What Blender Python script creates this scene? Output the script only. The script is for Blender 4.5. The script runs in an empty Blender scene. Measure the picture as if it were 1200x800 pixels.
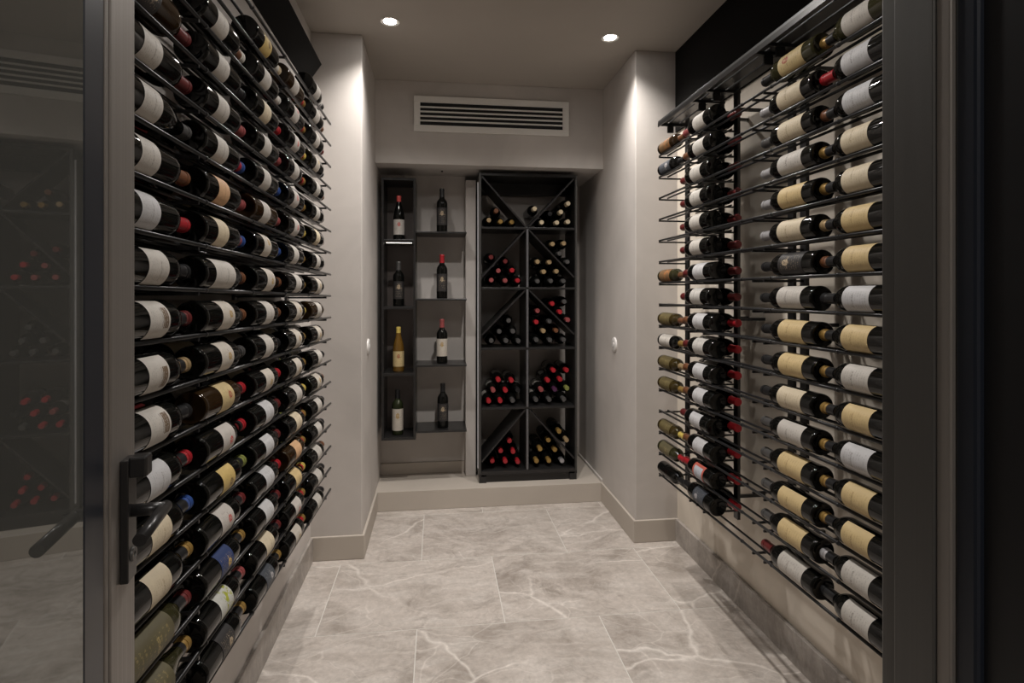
import bpy, bmesh, math, random
from mathutils import Matrix, Vector
random.seed(7)
S = bpy.context.scene
COL = S.collection

# ------------------------------------------------------------------ camera, world, light, exposure
F_PX, CX, HY, CAM_Z, YAW = 671.4, 600.0, 343.15, 1.375, 0.1278
cam_d = bpy.data.cameras.new('camera')
cam_d.sensor_width = 36.0
cam_d.lens = 36.0 * F_PX / 1200.0
cam_d.shift_y = -(400.0 - HY) / 1200.0
cam_d.clip_start = 0.02
cam = bpy.data.objects.new('camera', cam_d)
COL.objects.link(cam)
cam.location = (0, 0, CAM_Z)
cam.rotation_euler = (math.pi / 2, 0, -YAW)
S.camera = cam
S.view_settings.view_transform = 'Standard'
S.view_settings.look = 'None'
S.view_settings.gamma = 1.0
S.view_settings.use_curve_mapping = False
S.view_settings.exposure = 0.92

wd = bpy.data.worlds.new('world')
S.world = wd
wd.use_nodes = True
wd.node_tree.nodes['Background'].inputs[0].default_value = (0.9, 0.85, 0.8, 1)
wd.node_tree.nodes['Background'].inputs[1].default_value = 0.02

SPOT_W = 40.0
LAMPS = [(-0.237, 2.884, 0.75), (0.895, 2.92, 0.75), (0.33, 2.36, 1.35), (0.33, 1.20, 0.6), (0.15, -0.75, 1.3)]  # last entry is an unseen lobby fill added to brighten alcove and door frame

def ray(px, py=None):
    """pixel of the 1200x800 frame -> direction per unit depth (X, Y, Z-CAM_Z)"""
    q = (px - CX) / F_PX
    x = q * math.cos(YAW) + math.sin(YAW)
    y = math.cos(YAW) - q * math.sin(YAW)
    z = 0 if py is None else (HY - py) / F_PX
    return x, y, z

def on_y(px, py, Y):
    x, y, z = ray(px, py)
    d = Y / y
    return Vector((x * d, Y, CAM_Z + z * d))

# ------------------------------------------------------------------ materials
MATS = {}

def mat(name, col, rough=0.5, metal=0.0, spec=0.5, coat=0.0, trans=0.0, ior=1.45, emit=None, strength=0):
    m = bpy.data.materials.new(name)
    m.use_nodes = True
    b = m.node_tree.nodes['Principled BSDF']
    b.inputs['Base Color'].default_value = (*col, 1)
    b.inputs['Roughness'].default_value = rough
    b.inputs['Metallic'].default_value = metal
    b.inputs['Specular IOR Level'].default_value = spec
    b.inputs['Coat Weight'].default_value = coat
    b.inputs['Coat Roughness'].default_value = 0.03
    b.inputs['Transmission Weight'].default_value = trans
    b.inputs['IOR'].default_value = ior
    if emit:
        b.inputs['Emission Color'].default_value = (*emit, 1)
        b.inputs['Emission Strength'].default_value = strength
    MATS[name] = m
    return m

class NT:
    def __init__(s, m):
        s.t = m.node_tree
        s.n = s.t.nodes
        s.bsdf = s.n['Principled BSDF']
    def add(s, typ, **kw):
        nd = s.n.new(typ)
        for k, v in kw.items():
            setattr(nd, k, v)
        return nd
    def link(s, a, b):
        s.t.links.new(a, b)
    def setin(s, sock, v):
        if isinstance(v, bpy.types.NodeSocket):
            s.link(v, sock)
        else:
            sock.default_value = v
    def math(s, op, a, b=0.0, c=None):
        nd = s.add('ShaderNodeMath', operation=op)
        s.setin(nd.inputs[0], a)
        s.setin(nd.inputs[1], b)
        if c is not None:
            s.setin(nd.inputs[2], c)
        return nd.outputs[0]
    def mix(s, fac, a, b, blend='MIX'):
        nd = s.add('ShaderNodeMix', data_type='RGBA', blend_type=blend)
        s.setin(nd.inputs[0], fac)
        s.setin(nd.inputs[6], a)
        s.setin(nd.inputs[7], b)
        return nd.outputs[2]
    def noise(s, vec, scale, detail=4, rough=0.5, dist=0.0):
        nd = s.add('ShaderNodeTexNoise')
        if vec is not None:
            s.link(vec, nd.inputs['Vector'])
        nd.inputs['Scale'].default_value = scale
        nd.inputs['Detail'].default_value = detail
        nd.inputs['Roughness'].default_value = rough
        nd.inputs['Distortion'].default_value = dist
        return nd
    def ramp(s, fac, stops):
        nd = s.add('ShaderNodeValToRGB')
        s.link(fac, nd.inputs[0])
        e = nd.color_ramp.elements
        while len(e) < len(stops):
            e.new(0.5)
        for i, (p, c) in enumerate(stops):
            e[i].position = p
            e[i].color = (c, c, c, 1) if isinstance(c, (int, float)) else (*c, 1)
        return nd.outputs[0]
    def bump(s, h, strength, dist=0.01):
        nd = s.add('ShaderNodeBump')
        nd.inputs['Strength'].default_value = strength
        nd.inputs['Distance'].default_value = dist
        s.link(h, nd.inputs['Height'])
        s.link(nd.outputs[0], s.bsdf.inputs['Normal'])

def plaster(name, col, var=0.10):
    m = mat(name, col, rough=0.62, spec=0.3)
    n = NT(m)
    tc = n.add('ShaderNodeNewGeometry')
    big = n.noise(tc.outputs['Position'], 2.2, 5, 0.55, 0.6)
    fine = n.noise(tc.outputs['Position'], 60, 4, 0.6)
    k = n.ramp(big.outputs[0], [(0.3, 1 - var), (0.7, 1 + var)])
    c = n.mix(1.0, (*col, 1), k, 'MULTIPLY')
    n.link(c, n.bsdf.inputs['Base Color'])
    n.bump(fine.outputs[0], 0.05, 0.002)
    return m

plaster('plaster', (0.54, 0.505, 0.475))
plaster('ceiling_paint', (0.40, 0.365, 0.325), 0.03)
plaster('skirting', (0.49, 0.44, 0.385), 0.04)
plaster('rack_wall', (0.62, 0.56, 0.48), 0.16)

def stone(name, base, dark, vein, tile=True):
    m = mat(name, base, rough=0.38, spec=0.4)
    n = NT(m)
    if tile:
        tc = n.add('ShaderNodeTexCoord')
        oi = n.add('ShaderNodeObjectInfo')
        vm = n.add('ShaderNodeVectorMath', operation='MULTIPLY_ADD')
        n.link(oi.outputs['Random'], vm.inputs[0])
        vm.inputs[1].default_value = (37.0, 91.0, 53.0)
        n.link(tc.outputs['Object'], vm.inputs[2])
        vec = vm.outputs[0]
    else:
        vec = n.add('ShaderNodeNewGeometry').outputs['Position']
    # warp
    wn = n.noise(vec, 2.6, 3, 0.5)
    sub = n.add('ShaderNodeVectorMath', operation='SUBTRACT')
    n.link(wn.outputs['Color'], sub.inputs[0])
    sub.inputs[1].default_value = (0.5, 0.5, 0.5)
    wm = n.add('ShaderNodeVectorMath', operation='MULTIPLY_ADD')
    n.link(sub.outputs[0], wm.inputs[0])
    wm.inputs[1].default_value = (0.28, 0.28, 0.28)
    n.link(vec, wm.inputs[2])
    def veins(scale, w, rot):
        mp = n.add('ShaderNodeMapping')
        mp.inputs['Rotation'].default_value = (0, 0, rot)
        mp.inputs['Scale'].default_value = (1.0, 1.9, 1.0)
        n.link(wm.outputs[0], mp.inputs[0])
        v = n.add('ShaderNodeTexVoronoi', feature='DISTANCE_TO_EDGE')
        v.inputs['Scale'].default_value = scale
        n.link(mp.outputs[0], v.inputs['Vector'])
        return n.ramp(v.outputs['Distance'], [(0.0, 1.0), (w, 0.0)])
    v1 = veins(1.3, 0.018, 0.7)
    v2 = veins(2.6, 0.014, -0.5)
    big = n.noise(vec, 3.0, 8, 0.62, 0.8)
    mp = n.add('ShaderNodeMapping')
    mp.inputs['Rotation'].default_value = (0, 0, 0.6)
    mp.inputs['Scale'].default_value = (1.2, 5.0, 1.2)
    n.link(wm.outputs[0], mp.inputs[0])
    streak = n.noise(mp.outputs[0], 3.0, 8, 0.68, 0.6)
    grain = n.noise(vec, 45, 6, 0.7, 0.4)
    c = n.mix(n.ramp(big.outputs[0], [(0.42, 0.0), (0.72, 0.9)]), (*base, 1), (*dark, 1))
    c = n.mix(n.ramp(streak.outputs[0], [(0.46, 0.0), (0.8, 0.85)]), c, (*vein, 1))
    patch = n.noise(wm.outputs[0], 2.4, 10, 0.76, 1.6)
    c = n.mix(n.ramp(patch.outputs[0], [(0.53, 0.0), (0.70, 0.75)]), c, (dark[0] * .8, dark[1] * .78, dark[2] * .76, 1))
    gate = n.ramp(n.noise(vec, 1.9, 2).outputs[0], [(0.42, 0.0), (0.55, 1.0)])
    vv = n.math('MULTIPLY', n.math('MAXIMUM', n.math('MULTIPLY', v1, 0.55), n.math('MULTIPLY', v2, 0.28)), gate)
    c = n.mix(vv, c, (min(vein[0] * 1.3, .9), min(vein[1] * 1.3, .9), min(vein[2] * 1.3, .9), 1))
    k = n.ramp(grain.outputs[0], [(0.3, 0.84), (0.7, 1.12)])
    c = n.mix(1.0, c, k, 'MULTIPLY')
    n.link(c, n.bsdf.inputs['Base Color'])
    n.bump(grain.outputs[0], 0.06, 0.003)
    return m

stone('floor_stone', (0.54, 0.485, 0.44), (0.30, 0.26, 0.225), (0.68, 0.635, 0.59))
stone('upstand_stone', (0.36, 0.325, 0.295), (0.20, 0.18, 0.165), (0.50, 0.46, 0.42), False)
mat('grout', (0.66, 0.63, 0.59), 0.8)

def brushed(name, col, rough, metal=1.0):
    m = mat(name, col, rough=rough, metal=metal)
    n = NT(m)
    tc = n.add('ShaderNodeTexCoord')
    mp = n.add('ShaderNodeMapping')
    mp.inputs['Scale'].default_value = (220, 220, 1.2)
    n.link(tc.outputs['Object'], mp.inputs[0])
    ns = n.noise(mp.outputs[0], 1.0, 3)
    n.link(n.ramp(ns.outputs[0], [(0.3, rough * 0.85), (0.7, rough * 1.2)]), n.bsdf.inputs['Roughness'])
    return m

brushed('bronze_steel', (0.22, 0.20, 0.182), 0.42, 0.5)
brushed('gun_steel', (0.085, 0.082, 0.078), 0.42, 0.5)
mat('navy_gasket', (0.010, 0.013, 0.02), 0.35)
mat('black_metal', (0.016, 0.016, 0.017), 0.28, 0.0, 0.6)
mat('black_satin', (0.018, 0.017, 0.017), 0.30, 0.0, 0.5)
mat('black_panel', (0.010, 0.0095, 0.009), 0.85, 0.0, 0.08)
mat('canopy_metal', (0.11, 0.11, 0.112), 0.36, 0.6)
mat('silver_edge', (0.70, 0.70, 0.72), 0.32, 0.2)
mat('divider_edge', (0.16, 0.16, 0.17), 0.3, 0.4)
mat('box_back', (0.12, 0.10, 0.092), 0.5)
mat('cell_back', (0.50, 0.465, 0.435), 0.6)
mat('white_metal', (0.74, 0.72, 0.68), 0.45)
mat('vent_dark', (0.006, 0.006, 0.006), 0.6)
mat('white_plastic', (0.72, 0.70, 0.68), 0.35)
mat('lamp_lens', (1, 1, 1), 0.5, emit=(1.0, 0.96, 0.92), strength=30)
mat('lamp_trim', (0.55, 0.52, 0.48), 0.45)
mat('dark_pane', (0.008, 0.008, 0.009), 0.40, 0.0, 0.4)
mat('led_strip', (1, 1, 1), 0.5, emit=(1.0, 0.88, 0.78), strength=4.0)
mat('rubber', (0.02, 0.02, 0.02), 0.8)
# dark tinted reflective door glass
gm = bpy.data.materials.new('tinted_glass')
gm.use_nodes = True
nt = gm.node_tree
nt.nodes.clear()
out = nt.nodes.new('ShaderNodeOutputMaterial')
gl = nt.nodes.new('ShaderNodeBsdfGlossy')
gl.inputs['Color'].default_value = (0.86, 0.87, 0.85, 1)
gl.inputs['Roughness'].default_value = 0.015
tr = nt.nodes.new('ShaderNodeBsdfTransparent')
tr.inputs['Color'].default_value = (0.09, 0.092, 0.088, 1)
fr = nt.nodes.new('ShaderNodeFresnel')
fr.inputs['IOR'].default_value = 3.6
mx = nt.nodes.new('ShaderNodeMixShader')
nt.links.new(fr.outputs[0], mx.inputs[0])
nt.links.new(tr.outputs[0], mx.inputs[1])
nt.links.new(gl.outputs[0], mx.inputs[2])
haze = nt.nodes.new('ShaderNodeBsdfDiffuse')  # diffuse grey stands in for the pale haze washing out the reflection
haze.inputs['Color'].default_value = (0.20, 0.20, 0.185, 1)
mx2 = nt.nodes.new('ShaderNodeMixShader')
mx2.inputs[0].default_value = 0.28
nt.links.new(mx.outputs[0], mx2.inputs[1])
nt.links.new(haze.outputs[0], mx2.inputs[2])
nt.links.new(mx2.outputs[0], out.inputs[0])
MATS['tinted_glass'] = gm

# bottle glass
mat('glass_black', (0.0045, 0.0045, 0.004), 0.06, 0.0, 0.32, coat=0.0)
mat('glass_brown', (0.022, 0.012, 0.005), 0.07, 0.0, 0.32, coat=0.0)
mat('glass_green', (0.016, 0.020, 0.008), 0.07, 0.0, 0.32, coat=0.0)
mat('glass_amber', (0.035, 0.024, 0.007), 0.08, 0.0, 0.32, coat=0.0)
mat('glass_gold', (0.13, 0.068, 0.012), 0.10, 0.0, 0.5, coat=0.4)
mat('glass_olive', (0.028, 0.026, 0.011), 0.07, 0.0, 0.32, coat=0.0)
# capsules
CAPS = {'black': (0.012, 0.012, 0.013), 'grey': (0.095, 0.092, 0.09), 'silver': (0.42, 0.41, 0.42), 'red': (0.34, 0.015, 0.022),
        'maroon': (0.12, 0.018, 0.018), 'rose': (0.26, 0.06, 0.06), 'gold': (0.34, 0.21, 0.06), 'tan': (0.42, 0.30, 0.16),
        'brown': (0.16, 0.065, 0.03), 'blue': (0.03, 0.07, 0.24), 'green': (0.20, 0.22, 0.06), 'white': (0.62, 0.59, 0.54),
        'cream': (0.60, 0.50, 0.34), 'coral': (0.62, 0.09, 0.08), 'yellow': (0.55, 0.42, 0.10), 'plum': (0.07, 0.02, 0.06)}
for k, c in CAPS.items():
    mat('cap_' + k, c, 0.32, 0.35 if k in ('silver', 'gold', 'tan', 'grey') else 0.0, 0.5)

def label_mat(name, base, ink, style='text', extra=None):
    """paper label with pseudo print; u runs round the bottle, v from base to shoulder"""
    m = mat(name, base, rough=0.55, spec=0.35)
    n = NT(m)
    uv = n.add('ShaderNodeUVMap')
    sp = n.add('ShaderNodeSeparateXYZ')
    n.link(uv.outputs[0], sp.inputs[0])
    oi = n.add('ShaderNodeObjectInfo')
    u, v = sp.outputs[0], sp.outputs[1]
    def band(x, a, b):
        return n.math('MULTIPLY', n.math('GREATER_THAN', x, a), n.math('LESS_THAN', x, b))
    def words(rows, ufreq, dens, lo, hi, off):
        r = n.math('MULTIPLY', v, rows)
        fl = n.math('FLOOR', r)
        frac = n.math('FRACT', r)
        cx = n.add('ShaderNodeCombineXYZ')
        n.setin(cx.inputs[0], n.math('MULTIPLY', u, ufreq))
        n.setin(cx.inputs[1], n.math('ADD', n.math('MULTIPLY', fl, 7.31), n.math('MULTIPLY', oi.outputs['Random'], 60.0)))
        n.setin(cx.inputs[2], n.math('MULTIPLY', frac, off))
        ns = n.noise(cx.outputs[0], 1.0, 2, 0.6)
        hit = n.math('GREATER_THAN', ns.outputs[0], dens)
        return n.math('MULTIPLY', hit, band(frac, lo, hi))
    area = n.math('MULTIPLY', band(u, 0.24, 0.78), band(v, 0.10, 0.92))
    small = n.math('MULTIPLY', words(11, 46, 0.54, 0.25, 0.68, 1.0), area)
    title = n.math('MULTIPLY', words(9, 30, 0.50, 0.25, 0.75, 5.0), n.math('MULTIPLY', band(u, 0.3, 0.72), band(v, 0.54, 0.68)))
    mk = n.math('MAXIMUM', n.math('MULTIPLY', small, 0.30), n.math('MULTIPLY', title, 0.6))
    c = n.mix(mk, (*base, 1), (*ink, 1))
    if style == 'box':      # coloured panel with pale lettering at the shoulder side
        bx = n.math('MULTIPLY', band(u, 0.30, 0.74), band(v, 0.66, 0.92))
        inner = n.math('MULTIPLY', bx, words(9, 30, 0.52, 0.2, 0.7, 2.0))
        c = n.mix(bx, c, (*extra, 1))
        c = n.mix(n.math('MULTIPLY', inner, 0.6), c, (*base, 1))
    elif style == 'emblem':
        du = n.math('MULTIPLY', n.math('SUBTRACT', u, 0.5), 2.1)
        dv = n.math('MULTIPLY', n.math('SUBTRACT', v, 0.68), 1.6)
        dist = n.math('ADD', n.math('MULTIPLY', du, du), n.math('MULTIPLY', dv, dv))
        blob = n.noise(uv.outputs[0], 26, 3, 0.6)
        em = n.math('MULTIPLY', n.math('LESS_THAN', dist, 0.05), n.math('GREATER_THAN', blob.outputs[0], 0.46))
        c = n.mix(em, c, (*extra, 1))
    elif style == 'border':
        inb = n.math('MULTIPLY', band(u, 0.14, 0.86), band(v, 0.13, 0.87))
        c = n.mix(inb, (*extra, 1), c)
    elif style == 'art':
        du = n.math('SUBTRACT', u, 0.5)
        blob = n.noise(uv.outputs[0], 5, 4, 0.6, 1.5)
        em = n.math('MULTIPLY', n.math('GREATER_THAN', blob.outputs[0], 0.52), band(v, 0.45, 0.95))
        c = n.mix(em, c, (*extra, 1))
    k = n.noise(uv.outputs[0], 4, 3)
    c = n.mix(1.0, c, n.ramp(k.outputs[0], [(0.3, 0.93), (0.7, 1.05)]), 'MULTIPLY')
    n.link(c, n.bsdf.inputs['Base Color'])
    return m

INK = (0.10, 0.08, 0.07)
label_mat('lab_white', (0.47, 0.44, 0.40), INK)
label_mat('lab_cool', (0.47, 0.465, 0.47), INK)
label_mat('lab_whitebox', (0.47, 0.44, 0.40), INK, 'box', (0.13, 0.085, 0.05))
label_mat('lab_emblem', (0.48, 0.435, 0.375), INK, 'emblem', (0.35, 0.22, 0.06))
label_mat('lab_redmark', (0.47, 0.435, 0.40), INK, 'emblem', (0.45, 0.06, 0.05))
label_mat('lab_cream', (0.55, 0.47, 0.34), (0.22, 0.15, 0.08))
label_mat('lab_yellow', (0.54, 0.41, 0.21), (0.24, 0.14, 0.05))
label_mat('lab_tan', (0.50, 0.39, 0.20), (0.12, 0.04, 0.02), 'emblem', (0.30, 0.06, 0.03))
label_mat('lab_peach', (0.55, 0.34, 0.19), (0.25, 0.12, 0.06))
label_mat('lab_gold', (0.52, 0.38, 0.14), (0.18, 0.10, 0.03), 'emblem', (0.14, 0.08, 0.03))
label_mat('lab_blue', (0.022, 0.04, 0.12), (0.55, 0.40, 0.16), 'emblem', (0.55, 0.36, 0.10))
label_mat('lab_dark', (0.028, 0.026, 0.026), (0.45, 0.36, 0.25), 'emblem', (0.42, 0.33, 0.22))
label_mat('lab_slate', (0.05, 0.056, 0.068), (0.40, 0.38, 0.36), 'emblem', (0.42, 0.40, 0.40))
label_mat('lab_green', (0.48, 0.48, 0.44), INK, 'art', (0.32, 0.34, 0.04))
label_mat('lab_redborder', (0.42, 0.44, 0.48), INK, 'border', (0.45, 0.10, 0.07))
label_mat('lab_olive', (0.105, 0.09, 0.048), (0.45, 0.34, 0.14))
label_mat('lab_greytext', (0.47, 0.45, 0.42), (0.08, 0.07, 0.06))
label_mat('lab_rust', (0.15, 0.085, 0.04), (0.45, 0.30, 0.15), 'art', (0.30, 0.12, 0.04))
label_mat('lab_amberpaper', (0.10, 0.078, 0.032), (0.36, 0.28, 0.12))

# ------------------------------------------------------------------ mesh helpers
def link(o, parent=None, **props):
    COL.objects.link(o)
    if parent is not None:
        o.parent = parent
    for k, v in props.items():
        o[k] = v
    return o

def mesh_of(bm, name, smooth=False):
    me = bpy.data.meshes.new(name)
    bm.normal_update()
    bm.to_mesh(me)
    bm.free()
    if smooth:
        me.set_sharp_from_angle(angle=0.7)
    return me

def obj(name, me, m, parent=None, loc=(0, 0, 0), **props):
    o = bpy.data.objects.new(name, me)
    if m is not None:
        if len(me.materials) == 0:
            me.materials.append(None)
        o.material_slots[0].link = 'OBJECT'
        o.material_slots[0].material = MATS[m]
    o.location = loc
    return link(o, parent, **props)

def empty(name, loc=(0, 0, 0), **props):
    o = bpy.data.objects.new(name, None)
    o.empty_display_size = 0.05
    o.location = loc
    return link(o, None, **props)

def box_mesh(sx, sy, sz, bevel=0.0, name='box', seg=2):
    bm = bmesh.new()
    bmesh.ops.create_cube(bm, size=1.0)
    bmesh.ops.scale(bm, vec=(sx, sy, sz), verts=bm.verts)
    if bevel > 0:
        bmesh.ops.bevel(bm, geom=bm.edges[:], offset=bevel, segments=seg, affect='EDGES', profile=0.5)
    return mesh_of(bm, name)

def box(name, x0, x1, y0, y1, z0, z1, m, parent=None, bevel=0.0, **props):
    c = Vector(((x0 + x1) / 2, (y0 + y1) / 2, (z0 + z1) / 2))
    if parent is not None:
        c = c - parent.location
    return obj(name, box_mesh(abs(x1 - x0), abs(y1 - y0), abs(z1 - z0), bevel, name), m, parent, c, **props)

def prism(name, pts, axis_len, m, parent=None, loc=(0, 0, 0), **props):
    """pts in XZ, extruded along +Y"""
    bm = bmesh.new()
    a = [bm.verts.new((x, 0, z)) for x, z in pts]
    b = [bm.verts.new((x, axis_len, z)) for x, z in pts]
    bm.faces.new(a)
    bm.faces.new(list(reversed(b)))
    for i in range(len(pts)):
        j = (i + 1) % len(pts)
        bm.faces.new((a[j], a[i], b[i], b[j]))
    bmesh.ops.recalc_face_normals(bm, faces=bm.faces)
    return obj(name, mesh_of(bm, name), m, parent, loc, **props)

def cyl_mesh(p0, p1, r, n=10, name='rod', collars=(), cr=0.0, cl=0.008):
    bm = bmesh.new()
    p0, p1 = Vector(p0), Vector(p1)
    d = (p1 - p0)
    L = d.length
    q = d.to_track_quat('Z', 'Y').to_matrix().to_4x4()
    def ring(z, rr):
        return [bm.verts.new(p0 + (q @ Vector((rr * math.cos(2 * math.pi * i / n), rr * math.sin(2 * math.pi * i / n), z)))) for i in range(n)]
    def seg(z0, z1, rr):
        a, b = ring(z0, rr), ring(z1, rr)
        for i in range(n):
            f = bm.faces.new((a[i], a[(i + 1) % n], b[(i + 1) % n], b[i]))
            f.smooth = True
        bm.faces.new(list(reversed(a)))
        bm.faces.new(b)
    seg(0, L, r)
    for c in collars:
        seg(c - cl / 2, c + cl / 2, cr)
    return mesh_of(bm, name)

def lathe_mesh(prof, n=24, name='lathe', a0=0.0, a1=2 * math.pi, uvs=False):
    bm = bmesh.new()
    full = abs(a1 - a0 - 2 * math.pi) < 1e-6
    cols = n if full else n + 1
    rows = []
    for r, z in prof:
        if r < 1e-6 and full:
            rows.append([bm.verts.new((0, 0, z))])
        else:
            rows.append([bm.verts.new((r * math.cos(a0 + (a1 - a0) * i / n), r * math.sin(a0 + (a1 - a0) * i / n), z)) for i in range(cols)])
    uvl = bm.loops.layers.uv.new('UVMap') if uvs else None
    z0, z1 = prof[0][1], prof[-1][1]
    for k in range(len(rows) - 1):
        A, B = rows[k], rows[k + 1]
        for i in range(n):
            j = (i + 1) % cols
            if len(A) == 1 and len(B) == 1:
                continue
            if len(A) == 1:
                f = bm.faces.new((A[0], B[j], B[i]))
            elif len(B) == 1:
                f = bm.faces.new((A[i], A[j], B[0]))
            else:
                f = bm.faces.new((A[i], A[j], B[j], B[i]))
                if uvl:
                    us = (i / n, (i + 1) / n, (i + 1) / n, i / n)
                    zs = (prof[k][1], prof[k][1], prof[k + 1][1], prof[k + 1][1])
                    for lp, uu, zz in zip(f.loops, us, zs):
                        lp[uvl].uv = (uu, (zz - z0) / (z1 - z0))
            f.smooth = True
    return mesh_of(bm, name, True)

# ------------------------------------------------------------------ dimensions of the room
XL, XR = -0.650, 1.322            # side walls
YP, YS = 3.052, 3.676             # pillar fronts, bulkhead / step plane
XPL, XPR = -0.394, 1.080          # inner faces of the pillars
HC, HB, ZB = 2.716, 0.123, 2.1925
YB1, YB2 = 4.04, 4.32             # back walls of the alcove
XPART0, XPART1 = 0.185, 0.256     # pilaster between shelves and crate rack
YF = 0.02                         # inner face of the wall with the doorway
E_SK = 0.015

ST = dict(kind='structure')
# floor: slab + single stone tiles
floor = box('floor', XL - .1, XR + .1, -2.0, YS + .02, -0.08, -0.0012, 'grout', None, **ST)
tile_w, tile_d, gap = 0.767, 0.607, 0.004
r = 0
y1 = 2.983 + tile_d
tile_cache = {}
while y1 > -2.0:
    y0 = y1 - tile_d
    off = -0.087 if r % 2 == 0 else -0.087 - tile_w / 2 - .02
    x = off - 2 * tile_w
    while x < XR:
        a, b = max(x + gap / 2, XL), min(x + tile_w - gap / 2, XR)
        ya, yb = max(y0 + gap / 2, -2.0), y1 - gap / 2
        if b - a > 0.01 and yb - ya > 0.01:
            key = (round(b - a, 3), round(yb - ya, 3))
            if key not in tile_cache:
                tile_cache[key] = box_mesh(b - a, yb - ya, 0.012, 0.0008, 'tile', 1)
            o = obj('tile', tile_cache[key], 'floor_stone', floor)
            o.location = Vector(((a + b) / 2, (ya + yb) / 2, -0.006)) - floor.location
        x += tile_w
    y1 = y0
    r += 1
# last strip of tiles in front of the step
x = -0.087 - tile_w / 2 - .02 - tile_w
while x < XR:
    a, b = max(x + gap / 2, XPL), min(x + tile_w - gap / 2, XPR)
    if b - a > 0.01:
        o = obj('tile', box_mesh(b - a, YS - 3.592, 0.012, 0.0008, 'tile', 1), 'floor_stone', floor)
        o.location = Vector(((a + b) / 2, (YS + 3.592) / 2, -0.006)) - floor.location
    x += tile_w

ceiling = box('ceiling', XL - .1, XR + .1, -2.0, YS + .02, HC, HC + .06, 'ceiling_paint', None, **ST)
wall_left = box('wall_left', XL - .08, XL, -2.0, YP, 0, HC, 'plaster', None, **ST)
wall_right = box('wall_right', XR, XR + .08, -2.0, YP, 0, HC, 'rack_wall', None, **ST)
box('wall_pillar_left', XL - .08, XPL, YP, YB1 + .08, 0, HC, 'plaster', None, .004, **ST)
box('wall_pillar_right', XPR, XR + .08, YP, YB2 + .08, 0, HC, 'plaster', None, .004, **ST)
box('wall_bulkhead', XPL, XPR, YS, YB2 + .08, ZB, HC, 'plaster', None, .002, **ST)
box('wall_back', XPL, XPART0, YB1, YB1 + .08, HB, ZB, 'plaster', None, **ST)
box('wall_back_alcove', XPART0, XPR, YB2, YB2 + .08, HB, ZB, 'plaster', None, **ST)
box('wall_pilaster', XPART0, XPART1, 3.93, YB2, HB, ZB - .045, 'plaster', None, .002, **ST)
box('floor_step', XPL, XPR, YS, YB2 + .08, 0, HB, 'skirting', None, .002, **ST)
# wall behind the camera with the doorway, and the lobby's end wall
box('wall_front_left', XL, -0.335, YF - .16, YF, 0, HC, 'plaster', None, **ST)
box('wall_front_right', 0.60, XR, YF - .16, YF, 0, HC, 'plaster', None, **ST)
box('wall_front_lintel', -0.335, 0.60, YF - .16, YF, 2.36, HC, 'plaster', None, **ST)
box('wall_lobby_end', XL - .1, XR + .1, -2.06, -2.0, 0, HC, 'plaster', None, **ST)
# skirting boards round the pillars, stone upstands under the racks
def skirt(name, x0, x1, y0, y1):
    box(name, x0, x1, y0, y1, 0, HB, 'skirting', None, .004, **ST)
skirt('baseboard_left', XL, XPL + E_SK, YP - E_SK, YP)
skirt('baseboard_left_return', XPL, XPL + E_SK, YP, YS)
skirt('baseboard_right', XPR - E_SK, XR, YP - E_SK, YP)
skirt('baseboard_right_return', XPR - E_SK, XPR, YP, YS)
box('trim_1', XL, XL + .014, YF, YP - E_SK, 0, HB, 'upstand_stone', None, .002, **ST)
box('trim_2', XR - .018, XR, YF, YP - E_SK, 0, HB, 'upstand_stone', None, .002, **ST)
box('baseboard_back', XPL, XPART0, YB1 - .012, YB1, HB, HB + .075, 'skirting', None, .002, **ST)
box('trim_3', XPR - .012, XPR, YS + .01, YB2, HB, HB + .02, 'plaster', None, .002, **ST)
box('baseboard_alcove', XPART1, XPR - .012, YB2 - .012, YB2, HB, HB + .075, 'skirting', None, .002, **ST)
# blackened wall above the canopied rack
box('trim_4', XR - .012, XR, YF, YP, 2.27, HC, 'black_panel', None, **ST)

# slanted black pelmet over the rack behind the door
pel = prism('slanted_pelmet', [(-0.576, 2.512), (-0.650, 2.403), (-0.650, 2.512)], 2.95 - .06, 'black_panel', None, (0, .06, 0),
            label='black slanted pelmet board on the wall above the rack behind the glass door', category='pelmet')

# ------------------------------------------------------------------ ceiling lamps
ring_me = lathe_mesh([(0.030, 0.0), (0.046, -0.004), (0.047, 0.0)], 24, 'trim_ring')
lens_me = lathe_mesh([(0.0, -0.0015), (0.031, -0.0015)], 24, 'lens')
for i, (x, y, k) in enumerate(LAMPS):
    e = empty('recessed_downlight', (x, y, HC))
    e['category'] = 'ceiling light'
    e['group'] = 'downlights in the ceiling'
    e['label'] = ['round recessed downlight in the ceiling beside the pillar next to the display shelves',
                  'round recessed downlight in the ceiling beside the pillar next to the canopied rack',
                  'round recessed downlight halfway along the ceiling', 'round recessed downlight in the ceiling just inside the doorway', 'unseen fill downlight added in the lobby ceiling outside the doorway'][i]
    obj('trim_ring', ring_me, 'lamp_trim', e)
    obj('lens', lens_me, 'lamp_lens', e)
    ld = bpy.data.lights.new('downlight', 'SPOT')
    ld.energy = SPOT_W * k
    ld.spot_size = math.radians(130 if i < 2 else 150)
    ld.spot_blend = 1.0
    ld.shadow_soft_size = 0.03
    ld.color = (1.0, 0.95, 0.90)
    lo = bpy.data.objects.new('downlight_lamp', ld)
    lo.location = (0, 0, -0.012)
    link(lo, e)

# small pinhole sensor on the alcove soffit
p = on_y(518, 204, 3.86)
sen = empty('soffit_sensor', (p.x, 3.86, ZB), label='tiny dark sensor button under the alcove soffit above the shelves', category='sensor')
obj('body', lathe_mesh([(0, -.010), (.006, -.009), (.008, 0)], 12, 'sensor_body'), 'rubber', sen)
obj('collar', lathe_mesh([(.008, -.001), (.013, -.002), (.014, 0)], 16, 'sensor_collar'), 'lamp_trim', sen)

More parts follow.
